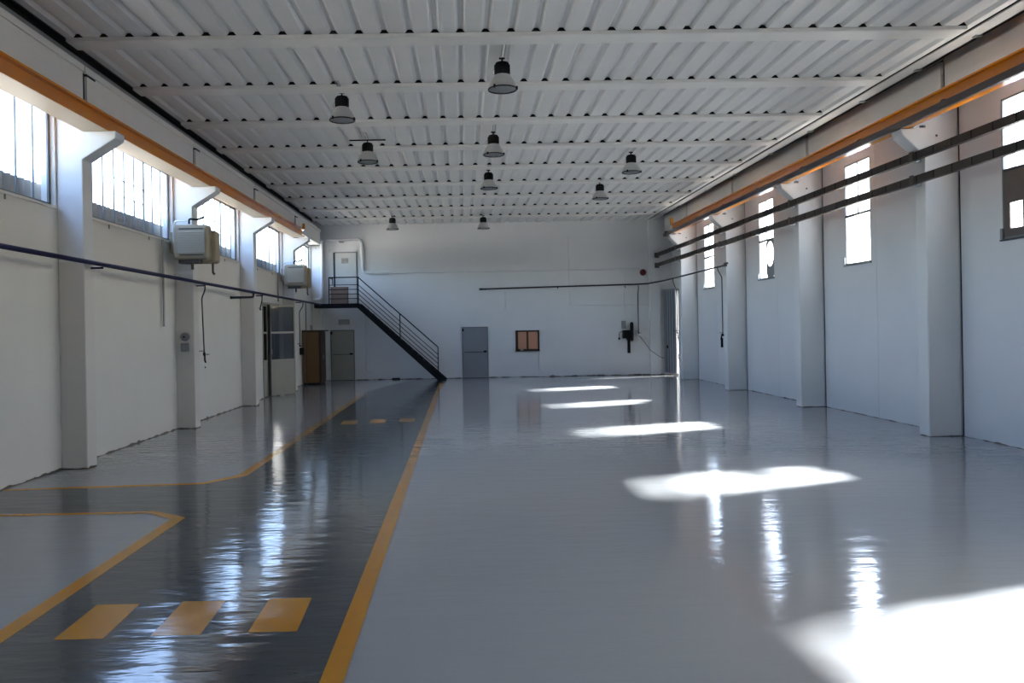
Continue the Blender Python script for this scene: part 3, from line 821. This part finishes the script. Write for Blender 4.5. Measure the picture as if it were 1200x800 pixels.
# tall door at the right rear, standing ajar
dn += 1
d = struct_empty('door_%d' % dn, (XR, 30, 0))
v = Vector((8.08 - 7.80, 29.96 - yb(7.8) + .06)); ang = math.atan2(v.y, v.x); ln = v.length
lf = MB(); ox, oy = 7.78, yb(7.8) - .06
lf.box(ox, ox + ln, oy, oy + .045, .07, 3.28, rot=ang, org=(ox, oy, 0))
leaf = lf.build('door_leaf', 'door_grey', d)
for k in range(1, 5):
    q = MB().box(ox + ln * k / 5 - .008, ox + ln * k / 5 + .008, oy - .012, oy, .12, 3.22, rot=ang, org=(ox, oy, 0)); q.build('seam', 'frame_dark', leaf)
MB().box(ox + ln * .28, ox + ln * .36, oy - .05, oy, 1.02, 1.12, rot=ang, org=(ox, oy, 0)).build('door_handle', 'black', leaf)
MB().box(ox + ln * .22, ox + ln * .42, oy - .02, oy, .98, 1.16, rot=ang, org=(ox, oy, 0)).build('lock_plate', 'frame_grey', leaf)
fr = MB(); fr.box(XR - .03, XR, DR0 - .06, DR0, 0, DRZ + .06); fr.box(XR - .03, XR, DR0, 30.7, DRZ, DRZ + .06)
fr.build('door_frame', 'frame_grey', d)

# glazed double door in the left wall
dn += 1
d = struct_empty('door_%d' % dn, (XL, 24, 0))
fr = MB(); fr.box(XL - .1, XL + .02, D0, D0 + .05, 0, DZ); fr.box(XL - .1, XL + .02, D1 - .05, D1, 0, DZ); fr.box(XL - .1, XL + .02, D0, D1, DZ - .05, DZ)
fr.build('door_frame', 'door_left', d)
def glazed_leaf(ox, oy, ln, ang):
    def b(x0, x1, t0, t1, z0, z1, name, m, par):
        return MB().box(ox + x0, ox + x1, oy + t0, oy + t1, z0, z1, rot=ang, org=(ox, oy, 0)).build(name, m, par)
    leaf = MB()
    for (x0, x1, z0, z1) in ((0, .05, .02, 2.72), (ln - .05, ln, .02, 2.72), (.05, ln - .05, 1.02, 1.09), (.05, ln - .05, 1.86, 1.92), (.05, ln - .05, 2.66, 2.72)):
        leaf.box(ox + x0, ox + x1, oy, oy + .04, z0, z1, rot=ang, org=(ox, oy, 0))
    lf = leaf.build('door_leaf', 'door_left', d)
    b(.05, ln - .05, .008, .032, .02, 1.02, 'lower_panel', 'door_left', lf)
    b(.05, ln - .05, .018, .022, 1.09, 1.86, 'pane', 'glass_dark', lf)
    b(.05, ln - .05, .018, .022, 1.92, 2.66, 'pane', 'glass_dark', lf)
    b(.0, .012, -.012, .0, .02, 2.72, 'edge_seal', 'black', lf)
    return lf
glazed_leaf(XL - .02, D0 + .05, .62, PI / 2)
lf = glazed_leaf(-5.70, 23.62, 1.02, math.radians(57))
MB().box(-5.68, -5.64, 23.54, 23.60, 1.25, 1.40).build('door_handle', 'galvanised', lf)
# dim store room behind the glazed door
for nm, bxs in (('wall_store_back', (-8.6, -8.5, 22.2, 26.0, 0, 3.0)), ('wall_store_near', (-8.5, -5.96, 22.2, 22.3, 0, 3.0)),
                ('wall_store_far', (-8.5, -5.96, 25.9, 26.0, 0, 3.0)), ('ceiling_store', (-8.6, -5.96, 22.2, 26.0, 3.0, 3.1)), ('floor_store', (-8.6, -5.96, 22.2, 26.0, -.1, 0))):
    struct(MB().box(*bxs).build(nm, 'door_left'))
o = thing('locker', 'dark locker seen through the glass of the double door', 'locker', (-7, 24.6, 0))
MB().box(-7.4, -6.9, 24.4, 25.3, 0.0, 2.0).build('body', 'cabinet_dark', o)
MB().box(-6.9, -6.88, 24.42, 24.84, .05, 1.95).build('locker_door', 'frame_dark', o)
MB().box(-6.9, -6.88, 24.86, 25.28, .05, 1.95).build('locker_door', 'frame_dark', o)

# ------------------------------------------------------------------ wooden cupboard in the far left corner
o = thing('cupboard', 'amber wooden cupboard against the left wall in the far corner', 'cupboard', (-5.4, 28.8, 0))
x0, x1, y0, y1 = -5.72, -5.08, 28.4, 29.4
MB().box(x0, x1, y0 + .02, y1, .06, 1.90).build('body', 'cabinet_dark', o)
MB().box(x0 + .01, x1 - .06, y0, y0 + .02, .08, 1.88).build('side_panel', 'cabinet_wood', o)
MB().box(x0 - .0, x1 + .12, y0 - .02, y1 + .02, 1.90, 1.95).build('top', 'cabinet_dark', o)
MB().box(x0 + .02, x1 - .02, y0 + .03, y1 - .02, 0, .06).build('plinth', 'black', o)
MB().box(x1, x1 + .018, y0 + .04, (y0 + y1) / 2 - .01, .1, 1.86).build('cupboard_door', 'cabinet_dark', o)
MB().box(x1, x1 + .018, (y0 + y1) / 2 + .01, y1 - .02, .1, 1.86).build('cupboard_door', 'cabinet_dark', o)
MB().box(x1 + .018, x1 + .04, (y0 + y1) / 2 - .06, (y0 + y1) / 2 - .03, .9, 1.05).build('handle', 'galvanised', o)
tag(MB().box(-5.45, -5.37, 28.5, 28.6, 1.951, 2.13).build('spray_can', 'sign_grey', bevel=.01), 'small pale can standing on the wooden cupboard', 'can')

# ------------------------------------------------------------------ stairs and landing
st = thing('steel_staircase', 'black steel staircase with railed landing against the end wall', 'staircase', (-2.5, 30, 0))
YN, YFAR = 29.62, 30.45
PZT, PZB = 2.92, 2.77
MB().box(-5.50, -3.86, YN, YFAR, PZT - .012, PZT).build('landing_plate', 'stair_black', st)
fr = MB(); fr.box(-5.50, -3.86, YN, YN + .05, PZB, PZT); fr.box(-5.50, -3.86, YFAR - .05, YFAR, PZB, PZT); fr.box(-5.50, -5.45, YN, YFAR, PZB, PZT)
fr.build('landing_frame', 'stair_black', st)
SX0, SX1 = -3.86, -.70
for y in (YN, YFAR - .04):
    MB().prism([(SX0, PZT), (SX0 + .02, PZT), (SX1 + .06, .04), (SX1 + .06, 0), (SX1 - .26, 0), (SX0 - .06, PZB)], 1, y, y + .04).build('stringer', 'stair_black', st)
nst = 15
tread = None
for k in range(1, nst):
    z = PZT * k / nst; x = SX1 - .03 - (SX1 - SX0) * k / nst
    if tread is None: tread = MB().box(x - .13, x + .11, YN + .04, YFAR - .04, z - .03, z).build('tread', 'stair_black', st, loc=(x, YN, z))
    else: inst(tread, (x, YN, z), st)
RT = 3.89
slope = (PZT) / (SX1 + .05 - SX0)
def rz(x, h): return PZT + h - (x - SX0) * .905
xe = -.935
rail = thing_parent = MB()
rail.tube([(-4.94, YN + .02, RT), (SX0, YN + .02, RT), (xe, YN + .02, rz(xe, RT - PZT))], .022, 6)
rail.build('handrail', 'stair_black', st)
for h in (.18, .35, .52, .69, .82):
    if h < .8:
        MB().tube([(-4.94, YN + .02, PZT + h), (SX0, YN + .02, PZT + h), (xe, YN + .02, rz(xe, h))], .014, 6).build('rail_bar', 'stair_black', st)
for x in (-4.94, SX0):
    MB().box(x - .018, x + .018, YN, YN + .036, PZT - .1, RT).build('post', 'stair_black', st)
for x in (-2.33, xe):
    MB().box(x - .018, x + .018, YN, YN + .036, rz(x, -.06), rz(x, RT - PZT)).build('post', 'stair_black', st)
# landing return rail
MB().tube([(-4.94, YN + .02, RT), (-4.94, YFAR, RT)], .02, 6).build('handrail', 'stair_black', st)
MB().box(-4.82, -4.79, YN + .01, YN + .03, RT - .26, RT).build('gate_latch', 'stair_black', st)
o = thing('wooden_box', 'brown board box standing on the landing behind the railing', 'box', (-4.5, 29.8, PZT))
MB().box(-4.90, -4.28, YN + .08, YN + .42, PZT + .001, PZT + .60).build('box_body', 'box_brown', o)
MB().box(-4.91, -4.27, YN + .07, YN + .43, PZT + .601, PZT + .625).build('lid', 'box_brown', o)

# ------------------------------------------------------------------ end wall objects
ya = yb(2.5)
wi += 1
w = struct_empty('window_%d' % wi, (2.5, ya, 1))
x0, x1, z0, z1 = 2.03, 2.95, 1.02, 1.80
fr = MB(); t = .06
fr.box(x0, x0 + t, ya - .05, ya + .02, z0, z1); fr.box(x1 - t, x1, ya - .05, ya + .02, z0, z1); fr.box(x0, x1, ya - .05, ya + .02, z0, z0 + t); fr.box(x0, x1, ya - .05, ya + .02, z1 - t, z1)
fr.build('window_frame', 'cabinet_dark', w)
MB().box(x0 + .42, x0 + .50, ya - .045, ya + .0, z0 + t, z1 - t).build('mullion', 'wood_frame', w)
MB().box(x0 + t, x0 + .42, ya - .02, ya - .0, z0 + t, z1 - t).build('pane', 'wood_pane', w)
MB().box(x0 + .50, x1 - t, ya - .02, ya - .0, z0 + t, z1 - t).build('pane', 'wood_pane', w)
MB().box(x0 + .05, x0 + .1, ya - .04, ya - .02, z0 + t, z1 - t).build('sash', 'wood_frame', w)
MB().box(x0 - .02, x1 + .02, ya - .11, ya, z0 - .03, z0 - .001).build('window_sill', 'cabinet_dark', w)
tag(MB().box(2.20, 2.32, ya - .10, ya - .055, z0, z0 + .07).build('small_carton', 'paper', bevel=.005), 'tiny pale carton on the sill of the brown window', 'carton')
o = thing('fire_bell', 'round dark red fire bell high on the end wall near the corner', 'bell', (7.02, yb(7), 3.95))
MB().lathe([(0, -.09), (.08, -.085), (.12, -.05), (.13, 0), (0, 0)], 24, (7.02, yb(7), 3.96), 'Y').build('gong', 'red', o)
MB().lathe([(0, -.105), (.025, -.10), (.025, -.08)], 10, (7.02, yb(7), 3.96), 'Y').build('centre_bolt', 'black', o)
# wall fan / reel seen edge-on
ya = yb(6.4)
o = thing('wall_fan', 'black wall fan seen edge-on with motor on the end wall', 'fan', (6.4, ya, 1.5))
fc = MB().lathe([(0, -.07), (.30, -.07), (.36, -.045), (.37, 0), (.36, .045), (.30, .07), (0, .07)], 24, (6.46, ya - .40, 1.68), 'X').build('fan_cage', 'black', o, loc=(6.46, ya - .40, 1.68))
fc.rotation_euler.z = -.21
MB().box(6.10, 6.40, ya - .52, ya - .30, 1.42, 1.74).build('motor', 'black', o, bevel=.02)
MB().box(6.36, 6.46, ya - .10, ya, .85, 1.55).build('wall_bracket', 'black', o)
MB().box(6.30, 6.44, ya - .40, ya - .08, 1.35, 1.42).build('bracket_arm', 'black', o)
MB().tube(rounded([(6.12, ya - .4, 1.70), (5.98, ya - .4, 1.66), (5.97, ya - .4, 1.45)], .05), .012, 6).build('cord', 'black', o)
MB().box(5.94, 6.00, ya - .43, ya - .37, 1.38, 1.46).build('pull_knob', 'black', o)
MB().box(6.14, 6.30, ya - .10, ya, 1.80, 2.10).build('switch_box', 'sign_grey', o)
# small bits standing on the floor
tag(MB().box(7.98, 8.12, 22.95, 23.15, .0, .10).build('floor_plug', 'black', bevel=.01), 'small black plug box on the floor against the right wall', 'plug box')
tag(MB().box(-2.75, -2.45, yb(-2.6) - .12, yb(-2.6) - .03, 0, .06).build('floor_plug', 'black', bevel=.01), 'small dark block on the floor under the staircase', 'block')
